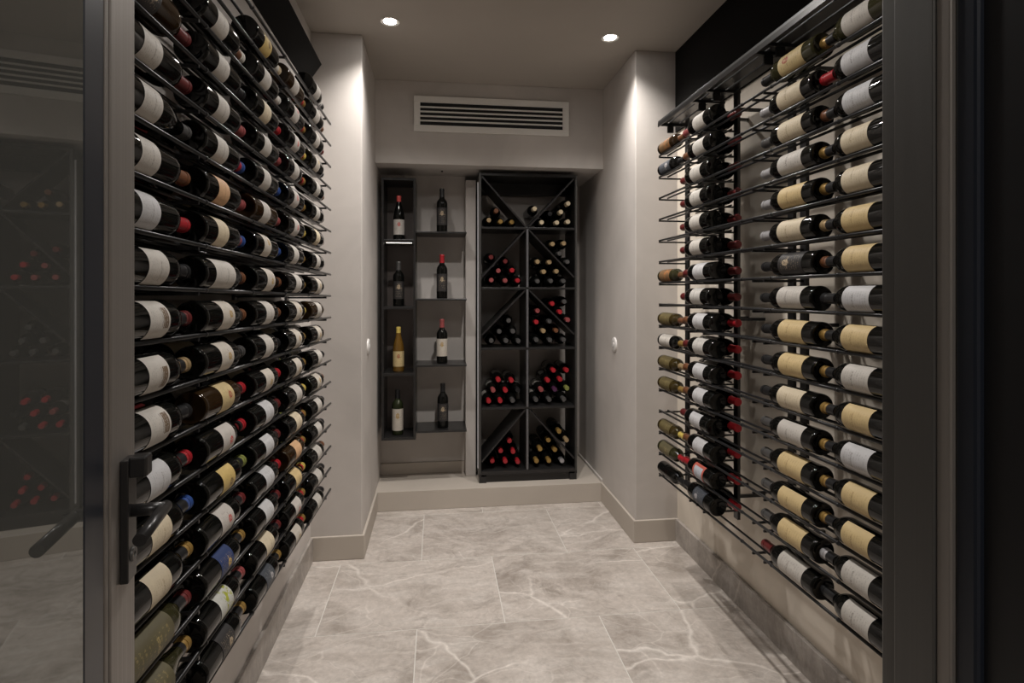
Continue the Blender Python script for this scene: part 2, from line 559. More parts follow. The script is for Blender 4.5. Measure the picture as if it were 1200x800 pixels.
# round wall switches on the pillar sides
sw_plate = lathe_mesh([(0, .004), (.014, .004), (.0155, .008), (.033, .008), (.036, .006), (.037, 0)], 28, 'switch_plate')
sw_btn = lathe_mesh([(0, .010), (.011, .010), (.0135, .006)], 20, 'switch_button')
for nm, x, y, z, sgn, lb in (('wall_switch', XPR, on_y(720.5, 403, 3.45).y, 1.08, -1, 'round white wall switch on the pillar beside the crate rack'),
                             ('wall_switch', XPL, 3.30, 1.08, 1, 'round white wall switch on the pillar beside the tall black box shelf')):
    # where the pillar's side face crosses the pixel column
    rx, ry, _ = ray(720.5 if sgn < 0 else 431.0)
    y = x * ry / rx
    d = x / rx
    z = CAM_Z + (HY - 403.5) / F_PX * d if sgn < 0 else CAM_Z + (HY - 406) / F_PX * d
    e = empty(nm, (x, y, z), label=lb, category='switch')
    e.rotation_euler = (0, sgn * math.pi / 2, 0)
    e.scale = (1.22, 1.22, 1.22)
    obj('plate', sw_plate, 'white_plastic', e)
    obj('button', sw_btn, 'white_plastic', e)

# ------------------------------------------------------------------ air vent on the bulkhead
VX0, VX1, VZ0, VZ1 = -0.154, 0.845, 2.397, 2.621
v = empty('air_vent', ((VX0 + VX1) / 2, YS, VZ0), label='long white air conditioning grille with horizontal slats above the alcove', category='vent')
bw = .040
box('backing', VX0 + .01, VX1 - .01, YS - .002, YS + .0, VZ0 + .01, VZ1 - .01, 'vent_dark', v)
box('frame', VX0, VX1, YS - .016, YS - .002, VZ1 - bw, VZ1, 'white_metal', v, .002)
box('frame', VX0, VX1, YS - .016, YS - .002, VZ0, VZ0 + bw, 'white_metal', v, .002)
box('frame', VX0, VX0 + bw, YS - .016, YS - .002, VZ0 + bw, VZ1 - bw, 'white_metal', v, .002)
box('frame', VX1 - bw, VX1, YS - .016, YS - .002, VZ0 + bw, VZ1 - bw, 'white_metal', v, .002)
ih = VZ1 - VZ0 - 2 * bw
for i in range(4):
    zc = VZ0 + bw + ih * (i + 1) / 5
    o = box('slat', VX0 + bw, VX1 - bw, YS - .012, YS - .005, zc - .005, zc + .005, 'white_metal', v, .001)

# ------------------------------------------------------------------ glass doors
def door_local(root):
    def put(name, x0, x1, y0, y1, z0, z1, m, parent=root, bevel=.001):
        base = Vector((0, 0, 0)) if parent is root else parent.location
        c = Vector(((x0 + x1) / 2, (y0 + y1) / 2, (z0 + z1) / 2)) - base
        return obj(name, box_mesh(abs(x1 - x0), abs(y1 - y0), abs(z1 - z0), bevel, name), m, parent, c)
    return put

# leaf with the lever handle: local x from hinge to free edge, local +y faces the passage
AL = math.radians(9.0)
W1, DH = 0.80, 2.30
free = Vector((-0.422, 0.864, 0))
dirv = Vector((-math.sin(AL), math.cos(AL), 0))
hinge = free - dirv * W1
d1 = empty('door_1', (hinge.x, hinge.y, 0.008), kind='structure', label='open glass door with bronze steel frame and black lever handle', category='door')
d1.matrix_world = Matrix(((dirv.x, math.cos(AL), 0, hinge.x), (dirv.y, math.sin(AL), 0, hinge.y), (0, 0, 1, 0.008), (0, 0, 0, 1)))
# (local axes: x = along the leaf, y = towards the passage; mirrored frame avoided by flipping y)
d1.matrix_world = Matrix(((dirv.x, -math.cos(AL), 0, hinge.x), (dirv.y, -math.sin(AL), 0, hinge.y), (0, 0, 1, 0.008), (0, 0, 0, 1)))
P = door_local(d1)
# passage face is local y = 0, body goes to +y
P('stile', W1 - .086, W1, 0, .045, 0, DH, 'bronze_steel', bevel=.002)
P('bead', W1 - .097, W1 - .086, .002, .043, .04, DH - .04, 'bronze_steel', bevel=.003)
P('gasket', W1 - .157, W1 - .097, .003, .037, .04, DH - .04, 'navy_gasket', bevel=.004)
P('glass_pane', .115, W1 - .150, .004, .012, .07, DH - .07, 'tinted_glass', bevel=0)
P('stile', 0, .09, 0, .045, 0, DH, 'bronze_steel', bevel=.002)
P('gasket', .09, .118, .010, .035, .04, DH - .04, 'navy_gasket')
P('rail', .09, W1 - .086, .001, .044, 0, .10, 'bronze_steel')
P('rail', .09, W1 - .086, .001, .044, DH - .09, DH, 'bronze_steel')
for side in (-1, 1):
    def yy(h):                       # height above the face on that side
        return -h if side < 0 else .045 + h
    xs0, xs1 = W1 - .057, W1 - .025
    a, b = sorted((yy(0), yy(.010)))
    lp = P('lock_plate', xs0, xs1, a, b, .985, 1.147, 'black_satin', bevel=.0015)
    a, b = sorted((yy(.008), yy(.030)))
    P('thumb_turn', xs0 + .004, xs1 - .003, a, b, 1.122, 1.150, 'black_satin', lp, .003)
    cyl = obj('keyhole', lathe_mesh([(0, .001), (.0035, .001), (.004, .003), (.009, .003), (.010, 0)], 20, 'keyhole'), 'gun_steel', lp,
              Vector(((xs0 + xs1) / 2, yy(.0098), 1.018)) - lp.location)
    cyl.rotation_euler = ((math.pi / 2) if side < 0 else -math.pi / 2, 0, 0)
    bm_p = [(xs0 + xs1) / 2, yy(.009), 1.076]
    hd = obj('lever_handle', cyl_mesh((0, 0, 0), (0, -.040 if side < 0 else .040, 0), .0082, 16, 'lever_neck'), 'black_satin', d1, bm_p)
    obj('grip', cyl_mesh((.008, -.0385 if side < 0 else .0385, 0), (-.098, -.0385 if side < 0 else .0385, -.004), .0078, 18, 'lever_grip'), 'black_satin', hd)

# fixed leaf on the other side of the doorway
d2 = empty('door_2', (0.54, 0.648, 0.008), kind='structure', label='open glass door leaf with dark steel frame beside the canopied rack', category='door')
A2 = math.radians(0.0)
L2 = .60
d2.matrix_world = Matrix(((0, 1, 0, .54), (-1, 0, 0, .648), (0, 0, 1, .008), (0, 0, 0, 1)))   # local x runs towards the doorway wall, +y away from the passage
P = door_local(d2)
P('stile', 0, .027, .006, .045, 0, DH, 'gun_steel', bevel=.003)
P('stile', .027, .082, 0, .045, 0, DH, 'gun_steel', bevel=.0015)
P('bead', .082, .100, .003, .042, .04, DH - .04, 'bronze_steel', bevel=.002)
P('gasket', .100, .126, .008, .037, .04, DH - .04, 'navy_gasket', bevel=.004)
P('glass_pane', .124, L2 - .085, .016, .028, .07, DH - .07, 'dark_pane', bevel=0)
P('stile', L2 - .09, L2, 0, .045, 0, DH, 'gun_steel', bevel=.002)
P('rail', .082, L2 - .09, .001, .044, 0, .10, 'gun_steel')
P('rail', .082, L2 - .09, .001, .044, DH - .09, DH, 'gun_steel')

# ------------------------------------------------------------------ bottles
PROF = {
    'bordeaux': [(0, .014), (.018, .010), (.030, .001), (.0335, 0), (.0358, .003), (.0365, .010), (.0365, .186), (.0357, .197), (.0325, .209),
                 (.0265, .219), (.0195, .227), (.0160, .236), (.0147, .248), (.0142, .279), (.0154, .280), (.0154, .290), (.0135, .2935), (0, .294)],
    'burgundy': [(0, .014), (.018, .010), (.031, .001), (.0345, 0), (.0366, .003), (.0372, .010), (.0372, .142), (.0362, .158), (.0325, .180),
                 (.0270, .203), (.0212, .223), (.0172, .240), (.0152, .256), (.0144, .280), (.0155, .281), (.0155, .290), (.0135, .2935), (0, .294)],
}
CAPP = {k: [(.0166 if k == 'bordeaux' else .0172, .238), (.0155, .250), (.0149, .279), (.0161, .2795), (.0161, .2905), (.0142, .2945), (0, .2950)] for k in PROF}
TIPP = [(.0152, .2700), (.0156, .279), (.0167, .2792), (.0167, .2910), (.0146, .2952), (0, .2957)]
BODY_ME = {k: lathe_mesh(p, 28, 'bottle_' + k) for k, p in PROF.items()}
CAP_ME = {k: lathe_mesh(p, 20, 'capsule_' + k) for k, p in CAPP.items()}
TIP_ME = lathe_mesh(TIPP, 20, 'capsule_tip')
def lab_me(z0, z1, rad, half):
    return lathe_mesh([(rad, z0), (rad, z1)], 20, 'label', -half, half, True)
LABZ = {'tall': (.048, .164, 1.30), 'mid': (.058, .150, 1.25), 'low': (.024, .128, 1.28), 'low2': (.042, .140, 1.28), 'near': (.060, .123, 1.22), 'shoulder': (.082, .154, 1.22), 'high': (.084, .178, 1.28), 'wrap': (.030, .172, 1.5), 'stand': (.035, .135, 1.25)}
LAB_ME = {(sh, k): lab_me(a, b, .0371 if sh == 'bordeaux' else .0380, h) for k, (a, b, h) in LABZ.items() for sh in PROF}

def bottle(label, group, pos, axis, face, glass='glass_black', lab='lab_white', cap='black', tip=None, shape='bordeaux', size='tall', scale=1.0):
    """pos = centre of the base, axis = direction base->cork, face = direction the label faces"""
    e = empty('wine_bottle')
    z = Vector(axis).normalized()
    x = Vector(face)
    x = (x - z * x.dot(z)).normalized()
    y = z.cross(x)
    e.matrix_world = Matrix(((x.x, y.x, z.x, pos[0]), (x.y, y.y, z.y, pos[1]), (x.z, y.z, z.z, pos[2]), (0, 0, 0, 1))) @ Matrix.Scale(scale, 4)
    e['label'] = label
    e['category'] = 'wine bottle'
    e['group'] = group
    obj('glass_body', BODY_ME[shape], glass, e)
    if lab:
        obj('paper_label', LAB_ME[(shape, size)], lab, e)
    c = obj('capsule', CAP_ME[shape], 'cap_' + cap, e)
    if tip:
        obj('capsule_tip', TIP_ME, 'cap_' + tip, c)
    return e

ORD = ['lowest', 'second', 'third', 'fourth', 'fifth', 'sixth', 'seventh', 'eighth', 'ninth', 'tenth', 'eleventh', 'twelfth', 'thirteenth',
       'fourteenth', 'fifteenth', 'sixteenth', 'seventeenth', 'eighteenth']
LNAME = {'lab_white': 'white-labelled', 'lab_cool': 'cool-white-labelled', 'lab_whitebox': 'white-labelled brown-panelled', 'lab_emblem': 'white-labelled gold-crested',
         'lab_redmark': 'white-labelled red-crested', 'lab_cream': 'cream-labelled', 'lab_yellow': 'yellow-labelled', 'lab_tan': 'tan-labelled', 'lab_peach': 'peach-labelled',
         'lab_gold': 'gold-labelled', 'lab_blue': 'blue-labelled', 'lab_dark': 'dark-labelled', 'lab_slate': 'slate-labelled', 'lab_green': 'green-and-white-labelled',
         'lab_redborder': 'red-border-labelled', 'lab_olive': 'olive-labelled', 'lab_greytext': 'grey-labelled', 'lab_rust': 'rust-labelled', 'lab_amberpaper': 'amber-labelled'}

def rail_word(n_from_bottom):
    return ORD[n_from_bottom] + (' rail' if n_from_bottom == 0 else ' rail up')

# ------------------------------------------------------------------ wall racks
ROD_R = 0.0048
def lx(Y):                      # front rod of the rack behind the door
    return -0.507 + 0.0186 * (Y - 1.31)
LROWS, LSP = 18, 0.0965
def lz(i, Y):
    return 1.381 - 0.0145 * (Y - 1.31) + (8 - i) * LSP
LY0, LY1 = 0.93, 2.66
LPOST = [0.97, 1.29, 1.93, 2.56]
rack = empty('wall_wine_rack', (XL, LY0, lz(17, LY0) - .03), label='black metal rail wine rack on the wall behind the glass door', category='wine rack')
rods_l = [(0.0, 0.0), (-.040, 0.0), (-.078, 0.0), (-.117, 0.0)]
P0 = Vector((lx(LY0), LY0, lz(0, LY0)))
P1 = Vector((lx(LY1), LY1, lz(0, LY1)))
joint = [1.33 - LY0, 1.63 - LY0, 1.94 - LY0, 2.25 - LY0]
rod_me = cyl_mesh((0, 0, 0), P1 - P0, ROD_R, 10, 'rail', joint, ROD_R * 1.28)
rod_me2 = cyl_mesh((0, 0, 0), P1 - P0, ROD_R * .9, 8, 'rail')
rear_a = Vector((lx(1.18), 1.18, lz(0, 1.18)))
rod_me3 = cyl_mesh((0, 0, 0), Vector((lx(2.50), 2.50, lz(0, 2.50))) - rear_a, ROD_R * .8, 8, 'rail')
for i in range(LROWS):
    for k, (dx, dz) in enumerate(rods_l):
        if k > 1 and not 5 <= i <= 16:
            continue
        o = obj('rail', (rod_me, rod_me2, rod_me3, rod_me3)[k], 'black_metal', rack)
        o.location = (P0 if k < 2 else rear_a) + Vector((dx, 0, dz - i * LSP)) - rack.location
arm_me = {}
for y in LPOST:
    zt, zb = lz(0, y) + .05, lz(17, y) - .035
    box('upright', XL, XL + .010, y - .016, y + .016, zb, zt, 'black_metal', rack)
    x0 = lx(y)
    me = box_mesh(x0 + .004 - XL - .008, .006, .007, 0, 'bracket_arm')
    for i in range(LROWS):
        o = obj('bracket_arm', me, 'black_metal', rack)
        o.location = Vector(((x0 + .004 + XL + .008) / 2, y, lz(i, y) - ROD_R - .0035)) - rack.location

# rack under the canopy
RROWS, RSP, RZ0 = 16, 0.1025, 2.038
RX = 1.062
RY0, RY1 = 0.95, 2.66
def rz(i):
    return RZ0 - i * RSP
RPOST = [1.02, 1.757, 1.825, 2.19, 2.318, 2.655]
rack2 = empty('canopied_wine_rack', (XR, RY0, rz(15) - .03), label='black metal rail wine rack with a grey metal canopy along its top', category='wine rack')
rr = [0, .038, .078, .116]
rod_r = cyl_mesh((0, 0, 0), (0, RY1 - RY0, 0), ROD_R, 10, 'rail', [1.41 - RY0, 1.72 - RY0, 1.90 - RY0, 2.25 - RY0], ROD_R * 1.28)
rod_r2 = cyl_mesh((0, 0, 0), (0, RY1 - RY0 - .01, 0), ROD_R * .9, 8, 'rail')
rod_r3 = cyl_mesh((0, 0, 0), (0, .24, 0), ROD_R * .8, 8, 'rail')
for i in range(RROWS):
    for k, dx in enumerate(rr):
        o = obj('rail', (rod_r, rod_r2, rod_r3, rod_r3)[k], 'black_metal', rack2)
        o.location = Vector((RX + dx, RY0 if k < 2 else 2.19, rz(i))) - rack2.location
arm2 = box_mesh(.142, .006, .007, 0, 'bracket_arm')
stand = box_mesh(XR - 1.208, .012, .012, 0, 'standoff')
for y in RPOST:
    box('upright', 1.196, 1.208, y - .016, y + .016, rz(15) - .04, 2.185, 'black_metal', rack2)
    for z in (rz(15) + .05, rz(8) + .05, 2.12):
        o = obj('standoff', stand, 'black_metal', rack2)
        o.location = Vector(((XR + 1.208) / 2, y, z)) - rack2.location
    for i in range(RROWS):
        o = obj('bracket_arm', arm2, 'black_metal', rack2)
        o.location = Vector((RX - .005 + .071, y, rz(i) - ROD_R - .0035)) - rack2.location
# canopy: two channel bars seen from below, cross ties and hangers
ZC = 2.199
can = box('canopy', 1.054, 1.098, RY0, RY1, ZC - .004, ZC + .006, 'canopy_metal', rack2, .001)
def sub(name, x0, x1, y0, y1, z0, z1, m, par, bevel=0.0):
    c = Vector(((x0 + x1) / 2, (y0 + y1) / 2, (z0 + z1) / 2)) - rack2.location - par.location
    return obj(name, box_mesh(x1 - x0, y1 - y0, z1 - z0, bevel, name), m, par, c)
sub('channel_bar', 1.106, 1.150, RY0, RY1 - .01, ZC - .004, ZC + .004, 'canopy_metal', can, .001)
sub('channel_bar', 1.158, 1.196, RY0, RY1 - .01, ZC - .006, ZC + .002, 'black_satin', can, .001)
sub('front_lip', 1.053, 1.0575, RY0, RY1, ZC - .022, ZC - .004, 'black_satin', can)
for y in RPOST:
    sub('cross_tie', 1.058, 1.215, y - .008, y + .008, ZC - .016, ZC - .005, 'black_metal', can)
sub('cross_tie', 1.054, 1.20, RY1 - .012, RY1, ZC - .016, ZC - .004, 'black_metal', can)
for y in RPOST[1:]:
    sub('hanger_clip', 1.10, 1.13, y - .006, y + .006, ZC - .05, ZC - .016, 'black_metal', can, .002)

# ------------------------------------------------------------------ bottles of the rack behind the door
G_L = 'bottles in the rack behind the glass door'
L_TIP = [1.275, 1.592, 1.910, 2.226, 2.546]
BL = 0.2945
W, WB, EM, RM, CR, PE, GO, BLU, DK, OL, TA, GRN, COOL, SL = ('lab_white', 'lab_whitebox', 'lab_emblem', 'lab_redmark', 'lab_cream', 'lab_peach', 'lab_gold',
    'lab_blue', 'lab_dark', 'lab_olive', 'lab_tan', 'lab_green', 'lab_cool', 'lab_slate')
LCOL = [
    {3: (DK, 'maroon'), 4: (W, 'maroon'), 5: (W, 'grey'), 6: (W, 'brown'), 7: (COOL, 'red'), 8: (W, 'black'), 9: (WB, 'maroon'), 10: (WB, 'tan'), 11: (WB, 'black'),
     12: (COOL, 'red'), 13: (CR, 'blue'), 14: (CR, 'gold'), 15: (OL, 'maroon'), 16: (OL, 'gold')},
    {2: (W, 'brown'), 3: (W, 'black'), 4: (W, 'rose'), 5: (W, 'red'), 6: (PE, 'rose'), 7: (CR, 'rose'), 8: (W, 'maroon'), 9: (EM, 'brown'), 10: (EM, 'grey'), 11: (TA, 'red'),
     12: (RM, 'red'), 13: (GO, 'green'), 14: (RM, 'maroon'), 15: (BLU, 'gold'), 16: (GRN, 'rose'), 17: (DK, 'gold')},
    {1: (GO, 'white'), 2: (W, 'white'), 3: (CR, 'red'), 4: (W, 'rose'), 5: (W, 'blue'), 6: (W, 'rose'), 7: (EM, 'blue'), 8: (EM, 'brown'), 9: (W, 'brown'), 10: (W, 'black'),
     11: (EM, 'red'), 12: (COOL, 'maroon'), 13: (COOL, 'maroon'), 14: (COOL, 'red'), 15: (COOL, 'maroon'), 16: (CR, 'maroon'), 17: ('lab_slate', 'gold')},
    {i: (c, 'red') for i, c in zip(range(1, 18), [W, RM, RM, W, RM, RM, W, W, EM, EM, EM, W, CR, PE, 'lab_yellow', RM, EM])},
    {i: (c, k) for i, c, k in zip(range(0, 18), [W, W, W, EM, W, W, CR, W, EM, W, EM, W, EM, W, W, W, W, W],
                                  ['black', 'brown', 'maroon', 'black', 'brown', 'black', 'maroon', 'brown', 'black', 'brown', 'maroon', 'black', 'brown', 'black', 'black', 'brown', 'black', 'black'])},
]
TIPS_L = {1: {8: 'brown', 7: 'blue', 5: 'blue', 2: 'white'}, 2: {1: 'cream'}, 3: {i: ('gold' if i % 3 else 'yellow') for i in range(1, 18)}}
PILLAR_ORD = ['nearest the pillar', 'second from the pillar', 'third from the pillar', 'fourth from the pillar', 'fifth from the pillar']
ROD_H = math.sqrt((0.0373 + ROD_R * 1.28) ** 2 - 0.020 ** 2)
for c, rows in enumerate(LCOL):
    for i, (lab, cap) in rows.items():
        yb = L_TIP[c] - BL + random.uniform(-.006, .006)
        ym = yb + .1
        pos = Vector((lx(ym) - .020, yb, lz(i, ym) + ROD_H))
        ax = Vector((0.0186, 1, -0.0145))
        t = random.uniform(-.22, .30)
        face = Vector((math.cos(t), 0, math.sin(t)))
        glass = 'glass_olive' if lab == OL else 'glass_brown' if (c * 5 + i) % 13 == 3 else 'glass_black'
        bottle('%s bottle, %s, %s, rack behind the door' % (LNAME[lab], rail_word(17 - i), PILLAR_ORD[4 - c]), G_L, pos, ax, face,
               glass, lab, cap if (i < 8 or c == 3) else 'black', TIPS_L.get(c, {}).get(i) or (None if i < 8 else cap), 'burgundy' if (i * 3 + c) % 11 == 4 else 'bordeaux', 'wrap' if lab == OL else 'near' if i < 8 else 'tall' if i == 8 and c == 1 else 'shoulder')
# rear bottles, corks towards the doorway
REAR = [[1.205, 'maroon'], [1.525, 'black'], [1.84, 'maroon'], [2.155, 'green']]
for c, (yt, cap) in enumerate(REAR):
    for i in range(5, 17):
        ym = yt + .2
        pos = Vector((lx(ym) - .0975, yt + BL, lz(i, ym) + ROD_H))
        cp = {(0, 10): 'green', (0, 15): 'red', (1, 7): 'blue', (1, 6): 'silver', (1, 15): 'yellow'}.get((c, i), cap)
        bottle('back-row dark bottle, %s, %s, rack behind the door' % (rail_word(17 - i), PILLAR_ORD[3 - c]), 'bottles lying against the wall behind the front row',
               pos, (-0.0186, -1, 0.0145), (1, 0, 0.1), 'glass_black', 'lab_white' if (i + c) % 2 else 'lab_cream', cp)

# ------------------------------------------------------------------ bottles of the canopied rack
G_R = 'bottles in the canopied rack'
YE = 'lab_yellow'
A = [(TA, 'black'), (CR, 'silver'), (CR, 'grey'), (W, 'silver'), (YE, 'silver'), (CR, 'silver'), (DK, 'black'), (W, 'black'), (YE, 'black'), (YE, 'black'), (CR, 'black'), (W, 'grey'),
     (YE, 'grey'), (YE, 'grey'), (YE, 'grey'), (W, 'maroon')]
B = [(W, 'black', 'gold'), (COOL, 'red', None), (COOL, 'black', 'brown'), (CR, 'black', 'gold'), (CR, 'black', 'gold'), (YE, 'black', 'tan'), (YE, 'black', 'brown'), (COOL, 'black', 'black'),
     (YE, 'black', 'gold'), (W, 'black', 'gold'), (YE, 'black', 'gold'), (COOL, 'black', 'gold'), (YE, 'black', 'gold'), (YE, 'black', 'gold'), (W, 'black', 'silver'), (W, 'black', None)]
C = [(W, 'rose'), (W, 'brown'), (W, 'maroon'), (W, 'maroon'), (W, 'maroon'), (W, 'maroon'), (COOL, 'maroon'), ('lab_greytext', 'maroon'), (COOL, 'brown'), ('lab_greytext', 'maroon'), (COOL, 'brown'),
     (COOL, 'brown'), (COOL, 'maroon'), (COOL, 'brown'), ('lab_redborder', 'red'), (SL, 'black')]
D = {0: ('glass_brown', 'lab_rust', 'brown'), 1: ('glass_black', SL, 'black'), 6: ('glass_olive', 'lab_rust', 'brown'), 8: ('glass_amber', 'lab_amberpaper', 'brown'), 9: ('glass_black', W, 'gold'),
     10: ('glass_amber', 'lab_amberpaper', 'tan'), 11: ('glass_amber', 'lab_amberpaper', 'gold'), 13: ('glass_amber', 'lab_amberpaper', 'yellow'), 14: ('glass_olive', 'lab_olive', 'red'),
     15: ('glass_black', None, 'black')}
RC = ['maroon', 'rose', 'maroon', 'maroon', 'maroon', 'maroon', 'maroon', 'maroon', 'red', 'red', 'red', 'red', 'red', 'red', 'red', 'red']
BXC = RX + .019
ROD_HR = math.sqrt((0.0372 + ROD_R * 1.28) ** 2 - 0.019 ** 2)
for i in range(RROWS):
    z = rz(i) + ROD_HR
    up = rail_word(15 - i)
    def fc():
        t = random.uniform(-.20, .25)
        return Vector((-math.cos(t), 0, math.sin(t)))
    j = lambda s=.004: random.uniform(-s, s)
    lab, cap = A[i]
    bottle('%s bottle, %s, second from the door, canopied rack' % (LNAME[lab], up), G_R, (BXC, 1.498 + j(), z), (0, 1, 0), fc(),
           'glass_olive' if i == 0 else 'glass_black', lab, cap)
    lab, cap, tip = B[i]
    bottle('%s bottle, %s, nearest the door, canopied rack' % (LNAME[lab], up), G_R, (BXC, 1.198 + j(.003), z), (0, 1, 0), fc(),
           'glass_olive' if i == 0 else 'glass_black', lab, cap, tip, 'bordeaux', 'high')
    lab, cap = C[i]
    has_d = i in D
    ax = Vector((0, 1, 0))
    bottle('%s bottle, %s, third from the door, canopied rack' % (LNAME[lab], up), G_R, (BXC, (2.111 if has_d else 2.140 + j(.003)), z), ax, fc(),
           'glass_black', lab, cap, None, 'bordeaux', 'mid')
    bottle('%s-capped back-row bottle, %s, cork towards the door, canopied rack' % (RC[i], up), 'red capped bottles at the back of the canopied rack',
           (1.159, 2.10 + BL + j(.003), z), (0, -1, 0), (-1, 0, .1), 'glass_black', 'lab_white', RC[i])
    if has_d:
        g, lab, cap = D[i]
        nm = {'glass_black': 'dark', 'glass_brown': 'brown', 'glass_olive': 'olive green', 'glass_amber': 'amber'}[g]
        bottle('%s %s bottle, %s, next to the pillar, canopied rack' % (LNAME[lab] if lab else 'unlabelled', nm, up), G_R,
               (BXC, 2.662, rz(i) + math.sqrt((.0373 * .85 + ROD_R * 1.28) ** 2 - .019 ** 2)), (0, -1, 0), fc(), g, lab, cap, None, 'bordeaux', 'wrap', .85)

# ------------------------------------------------------------------ tall black box shelf and floating shelves
BX0, BX1, BYF, BZ0, BZ1 = -0.364, -0.147, 3.77, 0.422, 2.12
bs = empty('box_shelf', ((BX0 + BX1) / 2, YB1, BZ0), label='tall narrow black box shelf with four compartments in the alcove', category='shelf')
th = .014
box('side_panel', BX0, BX0 + th, BYF, YB1, BZ0, BZ1, 'black_satin', bs, .001)
box('side_panel', BX1 - th, BX1, BYF, YB1, BZ0, BZ1, 'black_satin', bs, .001)
box('top_panel', BX0 + th, BX1 - th, BYF, YB1, BZ1 - .016, BZ1, 'black_satin', bs, .001)
box('back_panel', BX0 + th, BX1 - th, YB1 - .008, YB1, BZ0 + .016, BZ1 - .016, 'box_back', bs)
BOXZ = [1.722, 1.287, 0.856, 0.440]
for k, z in enumerate(BOXZ):
    sh = box('shelf_board', BX0 + th, BX1 - th, BYF + .002, YB1 - .008, z - .018, z, 'black_satin', bs, .001)
for z in [zz - .018 for zz in BOXZ[:3]]:
    box('led_strip', BX0 + .026, BX1 - .026, BYF + .050, BYF + .062, z - .001, z, 'led_strip', bs)
SHZ = [1.776, 1.337, 0.906, 0.476]
for k, z in enumerate(SHZ):
    box('floating_shelf', BX1, XPART0, BYF, YB1, z - .012, z, 'black_satin', None, .0015,
        label='%s thin black floating shelf beside the tall box shelf' % ['topmost', 'second from top', 'third from top', 'lowest'][k], category='shelf', group='floating shelves in the alcove')

def stand_bottle(label, px, Y, z, **kw):
    p = on_y(px, 343, Y)
    d = Vector((-p.x, -Y, 0))
    bottle(label, 'display bottles standing in the alcove', (p.x, Y, z + .0008), (0, 0, 1), d, **kw)

stand_bottle('red wine bottle with coral red capsule and white label in the top box compartment', 467.5, 3.86, BOXZ[0], lab='lab_redmark', cap='coral', shape='burgundy', size='stand')
stand_bottle('black wine bottle with gold emblem in the second box compartment', 467.2, 3.86, BOXZ[1], lab='lab_dark', cap='grey', size='tall')
stand_bottle('golden wine bottle with gold capsule in the third box compartment', 467.0, 3.86, BOXZ[2], glass='glass_gold', lab='lab_tan', cap='yellow', shape='burgundy', size='stand')
stand_bottle('green wine bottle with large white label in the lowest box compartment', 466.0, 3.86, BOXZ[3], glass='glass_green', lab='lab_emblem', cap='black', size='wrap')
stand_bottle('plain black wine bottle on the topmost floating shelf', 518, 3.86, SHZ[0], lab='lab_dark', cap='black', size='tall')
stand_bottle('black wine bottle with dark red capsule on the second floating shelf', 518, 3.86, SHZ[1], lab='lab_dark', cap='red', size='tall')
stand_bottle('wine bottle with white label and brick red capsule on the third floating shelf', 518, 3.86, SHZ[2], lab='lab_emblem', cap='rose', size='tall')
stand_bottle('black wine bottle with faint copper print on the lowest floating shelf', 519, 3.86, SHZ[3], lab='lab_dark', cap='black', size='tall')

# ------------------------------------------------------------------ crate rack with diagonal dividers
KX0, KX1, KY0, KY1, KZ0, KZ1 = 0.264, 0.924, 3.76, 4.06, 0.165, 2.168
cr = empty('crate_wine_rack', ((KX0 + KX1) / 2, KY0, HB), label='tall black metal wine rack with diagonal dividers standing on the step', category='wine rack')
def kpt(px, py):
    return on_y(px, py, KY0)
t = .016
box('side_panel', KX0, KX0 + t, KY0, KY1, KZ0, KZ1, 'black_satin', cr, .001)
box('side_panel', KX1 - t, KX1, KY0, KY1, KZ0, KZ1, 'black_satin', cr, .001)
box('edge_profile', KX0 - .007, KX0 - .001, KY0 + .03, KY0 + .045, KZ0 + .05, KZ1 - .06, 'silver_edge', cr)
box('edge_profile', KX0 + .001, KX0 + .011, KY0 - .004, KY0, KZ0 + .02, KZ1, 'gun_steel', cr)
box('edge_profile', KX1 - .011, KX1 - .001, KY0 - .004, KY0, KZ0 + .02, KZ1, 'gun_steel', cr)
box('top_panel', KX0 + t, KX1 - t, KY0, KY1, KZ1 - .02, KZ1, 'black_satin', cr, .001)
box('bottom_panel', KX0 + t, KX1 - t, KY0, KY1, KZ0 + .012, KZ0 + .036, 'black_satin', cr, .001)
for fx in (KX0 + .002, KX1 - .05):
    for fy in (KY0 + .005, KY1 - .05):
        box('foot', fx, fx + .048, fy, fy + .045, HB, KZ0 + .0, 'black_satin', cr)
box('plinth', KX0 + .05, KX1 - .05, KY0 + .02, KY0 + .03, HB, KZ0 + .012, 'black_satin', cr)
box('back_panel', KX0 + t, 0.880, 4.105, 4.113, KZ0 + .036, KZ1 - .10, 'cell_back', cr)
box('back_rail', KX0 + t, KX1 - t, KY1 - .03, KY1, KZ1 - .10, KZ1 - .02, 'black_satin', cr)
cz = [kpt(616, y).z for y in (266.5, 337.0, 407.5, 477.0)]     # shelf fronts
XM = kpt(618, 343).x
for z in cz:
    box('shelf_board', KX0 + t, KX1 - t, KY0 + .002, KY1, z - .012, z + .002, 'black_satin', cr, .001)
zr = [KZ1 - .02] + cz + [KZ0 + .036]
for k in range(1, 5):
    dv = box('centre_divider', XM - .010, XM + .010, KY0 + .001, KY1, zr[k + 1] + .002, zr[k] - .012, 'black_satin', cr)
    obj('edge_profile', box_mesh(.012, .004, zr[k] - zr[k + 1] - .016, .001, 'edge_profile'), 'divider_edge', dv, (0, -(KY1 - KY0) / 2 - .002, 0))
def diagonal(x0, z0, x1, z1):
    a, b = Vector((x0, 0, z0)), Vector((x1, 0, z1))
    d = (b - a)
    nrm = Vector((-d.z, 0, d.x)).normalized() * .005
    pts = [(a + nrm), (b + nrm), (b - nrm), (a - nrm)]
    prism('diagonal_divider', [(q.x, q.z) for q in pts], KY1 - KY0 - .01, 'black_satin', cr, Vector((0, KY0 + .002, 0)) - cr.location)
    return (a, b)
DIAG = {}
